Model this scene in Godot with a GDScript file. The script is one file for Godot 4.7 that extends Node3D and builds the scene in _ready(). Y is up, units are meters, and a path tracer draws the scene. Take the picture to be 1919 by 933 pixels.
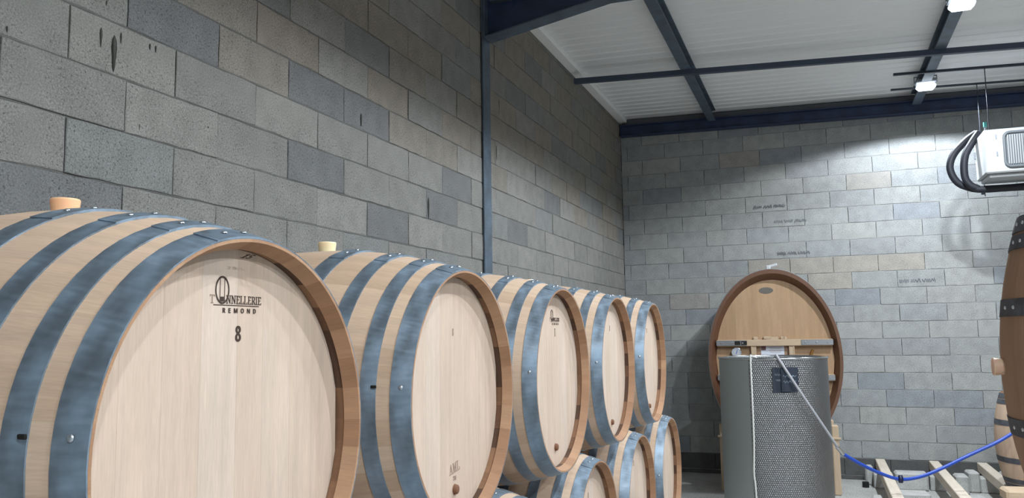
extends Node3D

var rng := RandomNumberGenerator.new()
var M := {}
const FLOOR := -0.05
const XL := -2.377
const ZB := -10.628
const XR := 5.6
const ZF := 3.4

# ------------------------------------------------------------------ naming and tagging
var used := {}
func numbered(called: String, parent: Node) -> String:
	var key := str(parent.get_instance_id()) + "/" + called
	var n: int = used.get(key, 0)
	used[key] = n + 1
	return called if n == 0 else "%s_%03d" % [called, n]

func tag(o: Node, label := "", category := "", group := "", kind := "") -> Node:
	if label: o.set_meta("label", label)
	if category: o.set_meta("category", category)
	if group: o.set_meta("group", group)
	if kind: o.set_meta("kind", kind)
	return o

func base(called: String, at := Vector3.ZERO, parent: Node = self) -> Node3D:
	var o := Node3D.new()
	o.name = numbered(called, parent)
	parent.add_child(o, true)
	o.position = at
	return o

func put(called: String, mesh: Mesh, m: Material, parent: Node = self, xf := Transform3D()) -> MeshInstance3D:
	var o := MeshInstance3D.new()
	o.name = numbered(called, parent)
	o.mesh = mesh
	if m: o.set_surface_override_material(0, m)
	parent.add_child(o, true)
	o.transform = xf
	return o

# ------------------------------------------------------------------ mesh helpers
func begin() -> SurfaceTool:
	var st := SurfaceTool.new()
	st.begin(Mesh.PRIMITIVE_TRIANGLES)
	return st

func tri(st: SurfaceTool, p: Array, n: Array, u: Array) -> void:
	var a: Vector3 = p[0]
	var b: Vector3 = p[1]
	var c: Vector3 = p[2]
	var m: Vector3 = n[0] + n[1] + n[2]
	var order := [0, 1, 2]
	if (b - a).cross(c - a).dot(m) > 0.0:
		order = [0, 2, 1]
	for i in order:
		st.set_normal((n[i] as Vector3).normalized())
		st.set_uv(u[i])
		st.add_vertex(p[i])

func quad(st: SurfaceTool, a: Vector3, b: Vector3, c: Vector3, d: Vector3, hint: Vector3, off := Vector2.ZERO) -> void:
	var n := (c - a).cross(d - b).normalized()
	if n.dot(hint) < 0.0: n = -n
	var t := (b - a).normalized()
	var s := n.cross(t)
	var u := []
	for p in [a, b, c, d]:
		u.append(off + Vector2((p - a).dot(t), (p - a).dot(s)))
	tri(st, [a, b, c], [n, n, n], [u[0], u[1], u[2]])
	tri(st, [a, c, d], [n, n, n], [u[0], u[2], u[3]])

func quadn(st: SurfaceTool, p: Array, n: Array, u: Array) -> void:
	tri(st, [p[0], p[1], p[2]], [n[0], n[1], n[2]], [u[0], u[1], u[2]])
	tri(st, [p[0], p[2], p[3]], [n[0], n[2], n[3]], [u[0], u[2], u[3]])

# box with chamfered edges; the grain (u) runs along its longest side
func cbox(st: SurfaceTool, xf: Transform3D, size: Vector3, ch := 0.002) -> void:
	var h := size * 0.5
	var c := minf(ch, minf(h.x, minf(h.y, h.z)) * 0.9)
	var off := Vector2(rng.randf() * 3.0, rng.randf() * 3.0)
	var long := size.max_axis_index()
	var at := func(sg: Vector3, axis: int) -> Vector3:
		var p := Vector3(h.x * sg.x, h.y * sg.y, h.z * sg.z)
		for k in 3:
			if k != axis: p[k] -= c * sg[k]
		return xf * p
	for i in 3:
		var j := (i + 1) % 3
		var k := (i + 2) % 3
		if j != long and (k == long or size[k] > size[j]):
			var sw := j
			j = k
			k = sw
		for s in [-1.0, 1.0]:
			var q := []
			for e in [[-1.0, -1.0], [1.0, -1.0], [1.0, 1.0], [-1.0, 1.0]]:
				var sg := Vector3.ZERO
				sg[i] = s
				sg[j] = e[0]
				sg[k] = e[1]
				q.append(at.call(sg, i))
			var hint := Vector3.ZERO
			hint[i] = s
			quad(st, q[0], q[1], q[2], q[3], xf.basis * hint, off + Vector2(i * 0.37, s * 0.21))
	for k in 3:
		var i := (k + 1) % 3
		var j := (k + 2) % 3
		for si in [-1.0, 1.0]:
			for sj in [-1.0, 1.0]:
				var s0 := Vector3.ZERO
				s0[i] = si
				s0[j] = sj
				var s1 := s0
				s0[k] = -1.0
				s1[k] = 1.0
				quad(st, at.call(s0, i), at.call(s1, i), at.call(s1, j), at.call(s0, j), xf.basis * Vector3(s0.x + s1.x, s0.y + s1.y, s0.z + s1.z), off)
	for sx in [-1.0, 1.0]:
		for sy in [-1.0, 1.0]:
			for sz in [-1.0, 1.0]:
				var sg := Vector3(sx, sy, sz)
				var n := xf.basis * sg
				tri(st, [at.call(sg, 0), at.call(sg, 1), at.call(sg, 2)], [n, n, n], [off, off, off])

func box_mesh(size: Vector3, ch := 0.002) -> ArrayMesh:
	var st := begin()
	cbox(st, Transform3D(), size, ch)
	return st.commit()

func at_box(st: SurfaceTool, a: Vector3, b: Vector3, ch := 0.002) -> void:   # box between two corners
	cbox(st, Transform3D(Basis(), (a + b) * 0.5), (b - a).abs(), ch)

func beam_xf(a: Vector3, b: Vector3, up := Vector3.UP) -> Transform3D:       # x along a->b
	var x := (b - a).normalized()
	var z := x.cross(up).normalized()
	return Transform3D(Basis(x, z.cross(x), z), (a + b) * 0.5)

func ibeam(st: SurfaceTool, a: Vector3, b: Vector3, height: float, width: float, up := Vector3.UP, tf := 0.011, tw := 0.008) -> void:
	var xf := beam_xf(a, b, up)
	var l := a.distance_to(b)
	cbox(st, xf * Transform3D(Basis(), Vector3(0, height / 2 - tf / 2, 0)), Vector3(l, tf, width), 0.002)
	cbox(st, xf * Transform3D(Basis(), Vector3(0, -height / 2 + tf / 2, 0)), Vector3(l, tf, width), 0.002)
	cbox(st, xf, Vector3(l, height - 2 * tf, tw), 0.001)

func tube(st: SurfaceTool, pts: Array, r: float, seg := 8, r_end := -1.0) -> void:
	var n := pts.size()
	var up := Vector3(0.31, 0.87, 0.39)
	var rings := []
	var run := 0.0
	for i in n:
		var t: Vector3 = ((pts[mini(i + 1, n - 1)] as Vector3) - (pts[maxi(i - 1, 0)] as Vector3)).normalized()
		var s := t.cross(up).normalized()
		up = s.cross(t).normalized()
		if i > 0: run += (pts[i] as Vector3).distance_to(pts[i - 1])
		var rr := r if r_end < 0.0 else lerpf(r, r_end, float(i) / (n - 1))
		var ring := []
		for k in seg + 1:
			var a := TAU * k / seg
			var d := s * cos(a) + up * sin(a)
			ring.append([(pts[i] as Vector3) + d * rr, d, Vector2(run, rr * a)])
		rings.append(ring)
		if i == 0 or i == n - 1:
			for k in seg:
				var tn := -t if i == 0 else t
				tri(st, [pts[i], ring[k][0], ring[k + 1][0]], [tn, tn, tn], [Vector2.ZERO, ring[k][2], ring[k + 1][2]])
	for i in n - 1:
		for k in seg:
			var q := [rings[i][k], rings[i][k + 1], rings[i + 1][k + 1], rings[i + 1][k]]
			quadn(st, [q[0][0], q[1][0], q[2][0], q[3][0]], [q[0][1], q[1][1], q[2][1], q[3][1]], [q[0][2], q[1][2], q[2][2], q[3][2]])

func smooth_path(p: Array, each := 6) -> Array:
	var out := []
	for i in p.size() - 1:
		var a: Vector3 = p[maxi(i - 1, 0)]
		var b: Vector3 = p[i]
		var c: Vector3 = p[i + 1]
		var d: Vector3 = p[mini(i + 2, p.size() - 1)]
		for k in each:
			out.append(b.cubic_interpolate(c, a, d, float(k) / each))
	out.append(p[-1])
	return out

# a profile of (axial, radius) turned about the local x axis; angle 0 = -z, 90 degrees = up; ky/kz squeeze it to an oval
func lathe(st: SurfaceTool, prof: Array, seg := 48, a0 := 0.0, a1 := TAU, soft := false, ky := 1.0, kz := 1.0, xf := Transform3D(), off := Vector2.ZERO) -> void:
	var pts := func(i: int, a: float) -> Vector3:
		return xf * Vector3(prof[i].x, prof[i].y * sin(a) * ky, -prof[i].y * cos(a) * kz)
	var m := prof.size()
	var nrm := func(i: int, a: float) -> Vector3:
		var d: Vector2 = (prof[i + 1] as Vector2) - (prof[i] as Vector2)
		return (xf.basis * Vector3(-d.y, d.x * sin(a) / ky, -d.x * cos(a) / kz)).normalized()
	var run := 0.0
	for i in m - 1:
		var l := (prof[i] as Vector2).distance_to(prof[i + 1])
		for k in seg:
			var b0 := lerpf(a0, a1, float(k) / seg)
			var b1 := lerpf(a0, a1, float(k + 1) / seg)
			var n00: Vector3 = nrm.call(i, b0)
			var n01: Vector3 = nrm.call(i, b1)
			var n10 := n00
			var n11 := n01
			if soft:
				if i > 0:
					n00 = (n00 + (nrm.call(i - 1, b0) as Vector3)).normalized()
					n01 = (n01 + (nrm.call(i - 1, b1) as Vector3)).normalized()
				if i < m - 2:
					n10 = (n10 + (nrm.call(i + 1, b0) as Vector3)).normalized()
					n11 = (n11 + (nrm.call(i + 1, b1) as Vector3)).normalized()
			var r: float = maxf(prof[i].y, prof[i + 1].y)
			quadn(st, [pts.call(i, b0), pts.call(i, b1), pts.call(i + 1, b1), pts.call(i + 1, b0)], [n00, n01, n11, n10],
				[off + Vector2(run, r * b0), off + Vector2(run, r * b1), off + Vector2(run + l, r * b1), off + Vector2(run + l, r * b0)])
		run += l

func lathe_mesh(prof: Array, seg := 24, soft := false) -> ArrayMesh:
	var st := begin()
	lathe(st, prof, seg, 0.0, TAU, soft)
	return st.commit()

const UPRIGHT := Basis(Vector3(0, 1, 0), Vector3(-1, 0, 0), Vector3(0, 0, 1))   # turns the lathe's x axis up
const FRONTAL := Basis(Vector3(0, 0, 1), Vector3(0, 1, 0), Vector3(-1, 0, 0))   # turns the lathe's x axis to +z

# ------------------------------------------------------------------ textures and materials
func noise(freq: float, s: int, oct := 3, kind := FastNoiseLite.TYPE_SIMPLEX_SMOOTH) -> FastNoiseLite:
	var n := FastNoiseLite.new()
	n.noise_type = kind
	n.frequency = freq
	n.seed = s
	n.fractal_octaves = oct
	return n

func seamless(w: int, h: int, n: FastNoiseLite, tw: int, th: int) -> PackedByteArray:
	var im := n.get_seamless_image(w, h, false, false, 0.2, true)
	im.convert(Image.FORMAT_L8)
	if w != tw or h != th: im.resize(tw, th, Image.INTERPOLATE_CUBIC)
	return im.get_data()

func tex_rgb(w: int, h: int, f: Callable) -> ImageTexture:
	var d := PackedByteArray()
	d.resize(w * h * 3)
	for i in w * h:
		var c: Vector3 = f.call(i)
		d[i * 3] = clampi(int(c.x * 255.0), 0, 255)
		d[i * 3 + 1] = clampi(int(c.y * 255.0), 0, 255)
		d[i * 3 + 2] = clampi(int(c.z * 255.0), 0, 255)
	return ImageTexture.create_from_image(Image.create_from_data(w, h, false, Image.FORMAT_RGB8, d))

func tex_l(w: int, h: int, f: Callable) -> ImageTexture:
	var d := PackedByteArray()
	d.resize(w * h)
	for i in w * h:
		var c: float = f.call(i)
		d[i] = clampi(int(c * 255.0), 0, 255)
	return ImageTexture.create_from_image(Image.create_from_data(w, h, false, Image.FORMAT_L8, d))

func mat(color: Color, rough := 0.7, metal := 0.0) -> StandardMaterial3D:
	var m := StandardMaterial3D.new()
	m.albedo_color = color
	m.roughness = rough
	m.metallic = metal
	return m

func dressed(color: Color, rough: float, metal: float, tex: Texture2D, bump: Texture2D, depth_cm: float, scale: Vector3, world := false, tri_planar := false) -> StandardMaterial3D:
	var m := mat(color, rough, metal)
	m.albedo_texture = tex
	if bump:
		m.heightmap_enabled = true
		m.heightmap_texture = bump
		m.heightmap_scale = depth_cm
	m.uv1_scale = scale
	m.uv1_triplanar = tri_planar
	m.uv1_world_triplanar = world
	return m

func make_materials() -> void:
	var N := 1024
	# concrete: mottling, sand grain, pits
	var big := seamless(N, N, noise(0.006, 11, 4), N, N)
	var fine := seamless(N, N, noise(0.12, 12, 3), N, N)
	var grit := seamless(N, N, noise(0.35, 13, 1), N, N)
	var pit := seamless(N, N, noise(0.075, 14, 3), N, N)
	var con := tex_rgb(N, N, func(i: int) -> Vector3:
		var p := clampf((pit[i] / 255.0 - 0.70) * 6.0, 0.0, 1.0)
		var v := 0.80 + (big[i] - 128) / 255.0 * 0.09 + (fine[i] - 128) / 255.0 * 0.28 + (grit[i] - 128) / 255.0 * 0.22 - p * 0.20 + clampf((0.27 - pit[i] / 255.0) * 5.0, 0.0, 1.0) * 0.10
		var w := (big[(i * 7 + 333) % (N * N)] - 128) / 255.0 * 0.0
		return Vector3(v + w, v, v - w))
	var con_h := tex_l(N, N, func(i: int) -> float:
		var p := clampf((pit[i] / 255.0 - 0.69) * 6.0, 0.0, 1.0)
		return 0.62 + (fine[i] - 128) / 255.0 * 0.34 + (grit[i] - 128) / 255.0 * 0.14 + (big[i] - 128) / 255.0 * 0.08 - p * 0.45)
	# oak: long streaks along u
	var g1 := seamless(64, 512, noise(0.035, 21, 4), 512, 512)
	var g2 := seamless(128, 512, noise(0.20, 22, 2), 512, 512)
	var g3 := seamless(256, 512, noise(0.012, 23, 3), 512, 512)
	var fl := seamless(128, 512, noise(0.09, 24, 2), 512, 512)
	var oak := tex_rgb(512, 512, func(i: int) -> Vector3:
		var a := (g1[i] - 128) / 255.0
		var b := (g2[i] - 128) / 255.0
		var c := (g3[i] - 128) / 255.0
		var f := clampf((fl[i] / 255.0 - 0.74) * 5.0, 0.0, 1.0)
		var v := 0.91 + a * 0.06 + b * 0.05 + c * 0.055 + f * 0.03
		return Vector3(v, v - 0.012 - a * 0.01, v - 0.03 - a * 0.02))
	var oak_h := tex_l(512, 512, func(i: int) -> float: return 0.5 + (g2[i] - 128) / 255.0 * 0.6 + (g1[i] - 128) / 255.0 * 0.3)
	# metal: blotches and long scratches
	var s1 := seamless(512, 512, noise(0.012, 31, 4), 512, 512)
	var s2 := seamless(64, 512, noise(0.12, 32, 3), 512, 512)
	var galv := tex_rgb(512, 512, func(i: int) -> Vector3:
		var a := (s1[i] - 128) / 255.0
		var b := (s2[i] - 128) / 255.0
		var v := 0.86 + a * 0.26 + b * 0.10
		return Vector3(v - a * 0.03, v, v + a * 0.02))
	var galv_r := tex_l(512, 512, func(i: int) -> float: return 0.62 + (s1[i] - 128) / 255.0 * 0.35 + (s2[i] - 128) / 255.0 * 0.2)
	# tank sheet: rows of small raised lozenges
	var dimple := tex_l(256, 256, func(i: int) -> float:
		var x := (i % 256) / 256.0 * 4.0
		var y := int(i / 256.0) / 256.0 * 8.0
		var best := 0.0
		for jj in 2:
			var j := float(jj)
			var yy := y - j * 0.5
			var cx := x - j * 0.5
			var dx := cx - roundf(cx)
			var dy := yy - roundf(yy)
			best = maxf(best, 1.0 - minf(1.0, sqrt(dx * dx * 5.0 + dy * dy * 5.5)))
		return best * best * (3.0 - 2.0 * best))

	var k := Vector3(0.85, 0.85, 0.85)
	# face colours of the concrete blocks
	M.blocks = []
	for c in [Color(0.615, 0.608, 0.588), Color(0.645, 0.636, 0.613), Color(0.575, 0.575, 0.568), Color(0.535, 0.535, 0.535), Color(0.625, 0.60, 0.565), Color(0.64, 0.605, 0.56), Color(0.595, 0.60, 0.59), Color(0.40, 0.40, 0.40)]:
		M.blocks.append(dressed(c, 0.95, 0.0, con, con_h, 0.30, k, true, true))
	M.pale_blocks = []
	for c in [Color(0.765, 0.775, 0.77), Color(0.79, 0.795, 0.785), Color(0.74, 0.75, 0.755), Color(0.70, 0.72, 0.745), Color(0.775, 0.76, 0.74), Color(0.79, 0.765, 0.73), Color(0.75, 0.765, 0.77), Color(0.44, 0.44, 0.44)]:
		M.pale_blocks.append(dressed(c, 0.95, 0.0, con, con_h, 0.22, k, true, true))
	M.pale_mortar = dressed(Color(0.72, 0.725, 0.72), 0.98, 0.0, con, con_h, 0.3, k * 1.7, true, true)
	M.mortar = dressed(Color(0.49, 0.487, 0.475), 0.98, 0.0, con, con_h, 0.35, k * 1.7, true, true)
	M.joint = dressed(Color(0.22, 0.215, 0.21), 0.98, 0.0, con, con_h, 0.3, k, true, true)
	M.concrete = dressed(Color(0.84, 0.84, 0.825), 0.85, 0.0, con, con_h, 0.10, k * 0.5, true, true)
	M.pale_block = dressed(Color(0.88, 0.88, 0.87), 0.9, 0.0, con, con_h, 0.15, k, true, true)
	M.wall = dressed(Color(0.80, 0.80, 0.79), 0.95, 0.0, con, con_h, 0.2, k, true, true)
	M.drip = dressed(Color(0.36, 0.36, 0.34), 0.98, 0.0, con, con_h, 0.2, k * 2.0, true, true)
	M.ink = mat(Color(0.42, 0.44, 0.46), 0.95)
	M.ceiling = mat(Color(0.93, 0.93, 0.93), 0.55)
	M.eave = mat(Color(0.95, 0.95, 0.94), 0.6)
	M.steel_blue = dressed(Color(0.34, 0.40, 0.46), 0.5, 0.0, galv, null, 0.0, Vector3(0.7, 0.7, 0.7), false, true)
	M.navy = dressed(Color(0.19, 0.26, 0.40), 0.5, 0.0, galv, null, 0.0, Vector3(0.7, 0.7, 0.7), false, true)
	M.bar = mat(Color(0.23, 0.27, 0.34), 0.55)
	M.flash = mat(Color(0.36, 0.37, 0.40), 0.6)
	M.rod = mat(Color(0.22, 0.24, 0.28), 0.5, 0.5)
	# oak
	var wk := Vector3(0.9, 2.2, 1)
	M.staves = []
	for c in [Color(0.835, 0.73, 0.64), Color(0.82, 0.715, 0.625), Color(0.845, 0.745, 0.66), Color(0.80, 0.69, 0.595), Color(0.83, 0.725, 0.64)]:
		M.staves.append(dressed(c, 0.72, 0.0, oak, oak_h, 0.03, wk))
	M.heads = []
	for c in [Color(0.84, 0.765, 0.71), Color(0.83, 0.75, 0.69), Color(0.85, 0.78, 0.73), Color(0.838, 0.76, 0.70)]:
		M.heads.append(dressed(c, 0.68, 0.0, oak, oak_h, 0.02, wk))
	M.chimes = []
	for c in [Color(0.70, 0.545, 0.425), Color(0.67, 0.515, 0.40), Color(0.72, 0.57, 0.45), Color(0.64, 0.485, 0.37)]:
		M.chimes.append(dressed(c, 0.75, 0.0, oak, oak_h, 0.04, wk))
	M.crozes = []
	for c in [Color(0.60, 0.455, 0.35), Color(0.55, 0.41, 0.31), Color(0.47, 0.34, 0.26), Color(0.36, 0.26, 0.20)]:
		M.crozes.append(dressed(c, 0.8, 0.0, oak, oak_h, 0.03, wk))
	M.croze = M.crozes[2]
	M.foudre_head = []
	for c in [Color(0.76, 0.63, 0.50), Color(0.74, 0.61, 0.48), Color(0.78, 0.65, 0.52)]:
		M.foudre_head.append(dressed(c, 0.6, 0.0, oak, oak_h, 0.03, Vector3(0.7, 1.4, 1)))
	M.foudre_rim = dressed(Color(0.45, 0.31, 0.235), 0.5, 0.0, oak, oak_h, 0.03, wk)
	M.foudre_body = dressed(Color(0.66, 0.50, 0.38), 0.6, 0.0, oak, oak_h, 0.03, wk)
	M.timber = dressed(Color(0.84, 0.75, 0.65), 0.8, 0.0, oak, oak_h, 0.05, Vector3(0.8, 2, 1))
	M.rail = dressed(Color(0.90, 0.86, 0.81), 0.85, 0.0, oak, oak_h, 0.05, Vector3(0.8, 2, 1))
	M.darkened_timber = dressed(Color(0.68, 0.56, 0.465), 0.75, 0.0, oak, oak_h, 0.05, Vector3(0.8, 2, 1))
	# metals
	M.hoop = dressed(Color(0.585, 0.655, 0.72), 0.72, 0.6, galv, null, 0.0, Vector3(2.4, 1.2, 1))
	M.hoop.roughness_texture = galv_r
	M.hoop_dark = dressed(Color(0.42, 0.43, 0.46), 0.8, 0.4, galv, null, 0.0, Vector3(2.4, 1.2, 1))
	M.rivet = mat(Color(0.80, 0.83, 0.86), 0.3, 0.9)
	M.nail = mat(Color(0.16, 0.15, 0.15), 0.6, 0.5)
	M.inox = mat(Color(0.66, 0.67, 0.69), 0.34, 1.0)
	M.inox_plain = mat(Color(0.72, 0.74, 0.74), 0.5, 1.0)
	M.inox_dimple = dressed(Color(0.60, 0.60, 0.61), 0.31, 1.0, null, dimple, 0.45, Vector3(6.5, 6.5, 1))
	M.chrome = mat(Color(0.82, 0.83, 0.84), 0.15, 1.0)
	M.black = mat(Color(0.06, 0.065, 0.08), 0.7)
	M.foam = mat(Color(0.12, 0.13, 0.17), 0.6)
	M.white = mat(Color(0.74, 0.75, 0.76), 0.4)
	M.grille = mat(Color(0.42, 0.44, 0.46), 0.5)
	M.paper = mat(Color(0.84, 0.85, 0.90), 0.9)
	M.print = mat(Color(0.45, 0.33, 0.33), 0.9)
	M.slate = mat(Color(0.13, 0.17, 0.23), 0.6)
	M.chalk = mat(Color(0.62, 0.68, 0.74), 0.9)
	M.brand = mat(Color(0.23, 0.17, 0.14), 0.9)
	M.faint = mat(Color(0.60, 0.52, 0.47), 0.9)
	M.plate = mat(Color(0.42, 0.40, 0.38), 0.5, 0.3)
	M.cord = mat(Color(0.84, 0.84, 0.82), 0.9)
	M.hose_grey = mat(Color(0.62, 0.62, 0.64), 0.5)
	M.hose_blue = mat(Color(0.15, 0.29, 0.68), 0.35)
	M.coupling = mat(Color(0.05, 0.07, 0.22), 0.4)
	M.brass = mat(Color(0.70, 0.52, 0.30), 0.35, 0.8)
	M.teal = mat(Color(0.30, 0.62, 0.60), 0.5)
	M.bungs = []
	for c in [Color(0.94, 0.76, 0.60), Color(0.92, 0.87, 0.72), Color(0.92, 0.88, 0.78), Color(0.93, 0.80, 0.70)]:
		var b := mat(c, 0.35)
		b.subsurf_scatter_enabled = true
		b.subsurf_scatter_strength = 0.4
		M.bungs.append(b)
	M.cork = mat(Color(0.45, 0.30, 0.21), 0.8)
	M.lamp = mat(Color(1, 1, 1), 0.3)
	M.lamp.emission_enabled = true
	M.lamp.emission = Color(0.93, 0.97, 1.0)
	M.lamp.emission_energy_multiplier = 4.0
	M.lamp_case = mat(Color(0.55, 0.57, 0.60), 0.5, 0.5)

# ------------------------------------------------------------------ masonry
# block faces: eight shapes of a slightly ragged, bevelled face, 0.494 x 0.188, facing +z, front at z = 0
func block_mesh(w: float, h: float, back := 0.028) -> ArrayMesh:
	var st := begin()
	var ring := []
	var nx := 7 if w > 0.3 else 4
	var ny := 3
	var loop := []
	for i in nx: loop.append(Vector2(-0.5 + float(i) / nx, -0.5))
	for i in ny: loop.append(Vector2(0.5, -0.5 + float(i) / ny))
	for i in nx: loop.append(Vector2(0.5 - float(i) / nx, 0.5))
	for i in ny: loop.append(Vector2(-0.5, 0.5 - float(i) / ny))
	for p in loop:
		var q := Vector2(p.x * w, p.y * h)
		var j := Vector2(rng.randf_range(-1, 1) * 0.0022, rng.randf_range(-1, 1) * 0.0035)
		var deep := rng.randf_range(0.0025, 0.0045)
		var face := Vector3(q.x - signf(p.x) * deep * (1.0 if absf(p.x) > 0.49 else 0.0), q.y - signf(p.y) * deep * (1.0 if absf(p.y) > 0.49 else 0.0), rng.randf_range(-0.0015, 0.0))
		ring.append([face + Vector3(j.x, j.y, 0), Vector3(q.x + j.x * 0.6, q.y + j.y * 0.6, -deep * 0.8), Vector3(q.x, q.y, -back)])
	var mid := [Vector3(-w * 0.3, 0, 0.001), Vector3(w * 0.3, 0, 0.0)]
	var m := ring.size()
	for i in m:
		var k := (i + 1) % m
		var a: Vector3 = ring[i][0]
		var b: Vector3 = ring[k][0]
		var c: Vector3 = mid[0] if (a.x + b.x) < 0.0 else mid[1]
		var n := Vector3(0, 0, 1)
		tri(st, [a, b, c], [n, n, n], [Vector2(a.x, a.y), Vector2(b.x, b.y), Vector2(c.x, c.y)])
		if (a.x < 0.0) != (b.x < 0.0) or (a.x + b.x < 0.0) != ((b.x + (ring[(k + 1) % m][0] as Vector3).x) < 0.0):
			tri(st, [mid[0], mid[1], b], [n, n, n], [Vector2.ZERO, Vector2.ZERO, Vector2.ZERO])
		for s in 2:
			var out := Vector3((a + b).x / w, (a + b).y / h, 0)
			out = Vector3(signf(out.x), 0, 0) if absf(out.x) > absf(out.y) else Vector3(0, signf(out.y), 0)
			quad(st, ring[i][s], ring[k][s], ring[k][s + 1], ring[i][s + 1], out + Vector3(0, 0, 0.6))
	return st.commit()

func masonry(wall: Node3D, xf: Transform3D, length: float, bed0: float, top: float, phase: Callable, seen: Callable, pick: Callable, mats: Array, bed: Material) -> void:
	# xf: x runs along the wall, y up, z out of it; courses of 0.20, blocks of 0.50
	var full := []
	for i in 8: full.append(block_mesh(0.4955, 0.1925))
	var rest := begin()
	var count := 0
	var rows := int(ceil((top - bed0) / 0.2)) + 2
	for r in range(-1, rows):
		var y0 := bed0 + r * 0.2
		if y0 < FLOOR - 0.21: continue
		var lo := maxf(y0, FLOOR)
		var hi := minf(y0 + 0.2, top)
		if hi - lo < 0.03: continue
		var sft: float = phase.call(r)
		var i := int(floor(-sft / 0.5)) - 1
		while sft + i * 0.5 < length:
			var x0 := sft + i * 0.5
			var a := maxf(x0, 0.0)
			var b := minf(x0 + 0.5, length)
			i += 1
			if b - a < 0.04: continue
			var whole := b - a > 0.495 and hi - lo > 0.195
			var proud := rng.randf_range(-0.003, 0.0025)
			var t := xf * Transform3D(Basis(Vector3(0, 0, 1), rng.randf_range(-0.004, 0.004)).rotated(Vector3.UP, rng.randf_range(-0.003, 0.003)), Vector3((a + b) / 2, (lo + hi) / 2, proud))
			var which: int = pick.call(r, i, (a + b) / 2, (lo + hi) / 2)
			var mesh: ArrayMesh = full[rng.randi() % 8] if whole else block_mesh(b - a - 0.0045, hi - lo - 0.0075)
			if count < 300 and seen.call((a + b) / 2, (lo + hi) / 2):
				put("concrete_block", mesh, mats[which], wall, t)
				count += 1
			else:
				rest.append_from(mesh, 0, t)
	var others := rest.commit()
	if others and others.get_surface_count():
		tag(put("block_field", others, mats[0], wall), "", "", "", "stuff")
	# mortar: a bed between each two courses, a little behind the faces
	for r in range(0, rows):
		var y := bed0 + r * 0.2
		if y < FLOOR + 0.02 or y > top - 0.01: continue
		var st := begin()
		var n := int(length / 0.16)
		var prev := []
		for k in n + 1:
			var x := length * k / n
			var z := rng.randf_range(-0.0050, -0.0015)
			var hh := rng.randf_range(0.006, 0.0085)
			var p := [xf * Vector3(x, y - hh, z - 0.003), xf * Vector3(x, y, z), xf * Vector3(x, y + hh, z - 0.003)]
			if k > 0:
				for q in 2: quad(st, prev[q], p[q], p[q + 1], prev[q + 1], xf.basis.z)
			prev = p
		put("mortar_bed", st.commit(), bed, wall)

# ------------------------------------------------------------------ barrels
const HL := 0.4        # half length
const RB := 0.364      # radius at the belly
const RC := 0.2975     # radius at the chime
const RH := 0.279      # radius of the head
const SINK := 0.042    # the head sits this far inside the chime

func rad(x: float) -> float:
	return RB - (RB - RC) * (x / HL) * (x / HL)

func make_stave(a0: float, a1: float) -> ArrayMesh:
	var st := begin()
	var off := Vector2(rng.randf() * 5.0, rng.randf() * 5.0)
	var nx := 18
	var arcs := [a0, a0 + 0.006, (a0 + a1) / 2, a1 - 0.006, a1]
	var rows := []
	for i in nx + 1:
		var x := lerpf(-HL, HL, float(i) / nx)
		var slope := -2.0 * (RB - RC) * x / (HL * HL)
		var row := []
		for k in 5:
			var a: float = arcs[k]
			var r := rad(x) - (0.0009 if k == 0 or k == 4 else 0.0)
			var n := Vector3(-slope, sin(a), -cos(a))
			row.append([Vector3(x, r * sin(a), -r * cos(a)), n, off + Vector2(x, RB * (a - a0))])
		rows.append(row)
	for i in nx:
		for k in 4:
			var q := [rows[i][k], rows[i + 1][k], rows[i + 1][k + 1], rows[i][k + 1]]
			quadn(st, [q[0][0], q[1][0], q[2][0], q[3][0]], [q[0][1], q[1][1], q[2][1], q[3][1]], [q[0][2], q[1][2], q[2][2], q[3][2]])
	return st.commit()

func make_chime(a0: float, a1: float, s: float, inner := false) -> ArrayMesh:   # end grain and the inner bevel of one stave
	var st := begin()
	var prof := [Vector2(s * HL, RC), Vector2(s * HL, RC - 0.005), Vector2(s * (HL - 0.0255), RH + 0.0035)]
	if inner: prof = [Vector2(s * (HL - 0.0255), RH + 0.0035), Vector2(s * (HL - 0.0275), RH + 0.0065), Vector2(s * (HL - SINK - 0.012), RH + 0.0065)]
	if s > 0: prof.reverse()
	prof.reverse()
	lathe(st, prof, 3, a0, a1, false, 1.0, 1.0, Transform3D(), Vector2(rng.randf() * 4.0, rng.randf() * 4.0))
	return st.commit()

func make_board(y0: float, y1: float, r: float, kz: float, x: float, thick := 0.0012) -> ArrayMesh:
	# an upright head board between z = y0 and y1, ends cut to the rim; faces +x
	var st := begin()
	var n := 6
	var off := Vector2(rng.randf() * 5.0, rng.randf() * 5.0)
	var g := 0.00015
	for i in n:
		var z0 := lerpf(y0 + g, y1 - g, float(i) / n)
		var z1 := lerpf(y0 + g, y1 - g, float(i + 1) / n)
		var h0 := sqrt(maxf(r * r - z0 * z0, 0.0)) * kz
		var h1 := sqrt(maxf(r * r - z1 * z1, 0.0)) * kz
		var q := [Vector3(x, -h0, z0), Vector3(x, h0, z0), Vector3(x, h1, z1), Vector3(x, -h1, z1)]
		var u := []
		for p in q: u.append(off + Vector2(p.y, p.z))
		var nn := Vector3(1, 0, 0)
		quadn(st, q, [nn, nn, nn, nn], u)
		if i == 0: quad(st, q[0], q[1], q[1] - Vector3(thick, 0, g), q[0] - Vector3(thick, 0, g), Vector3(0.3, 0, -1))
		if i == n - 1: quad(st, q[2], q[3], q[3] - Vector3(thick, 0, -g), q[2] - Vector3(thick, 0, -g), Vector3(0.3, 0, 1))
	return st.commit()

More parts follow.
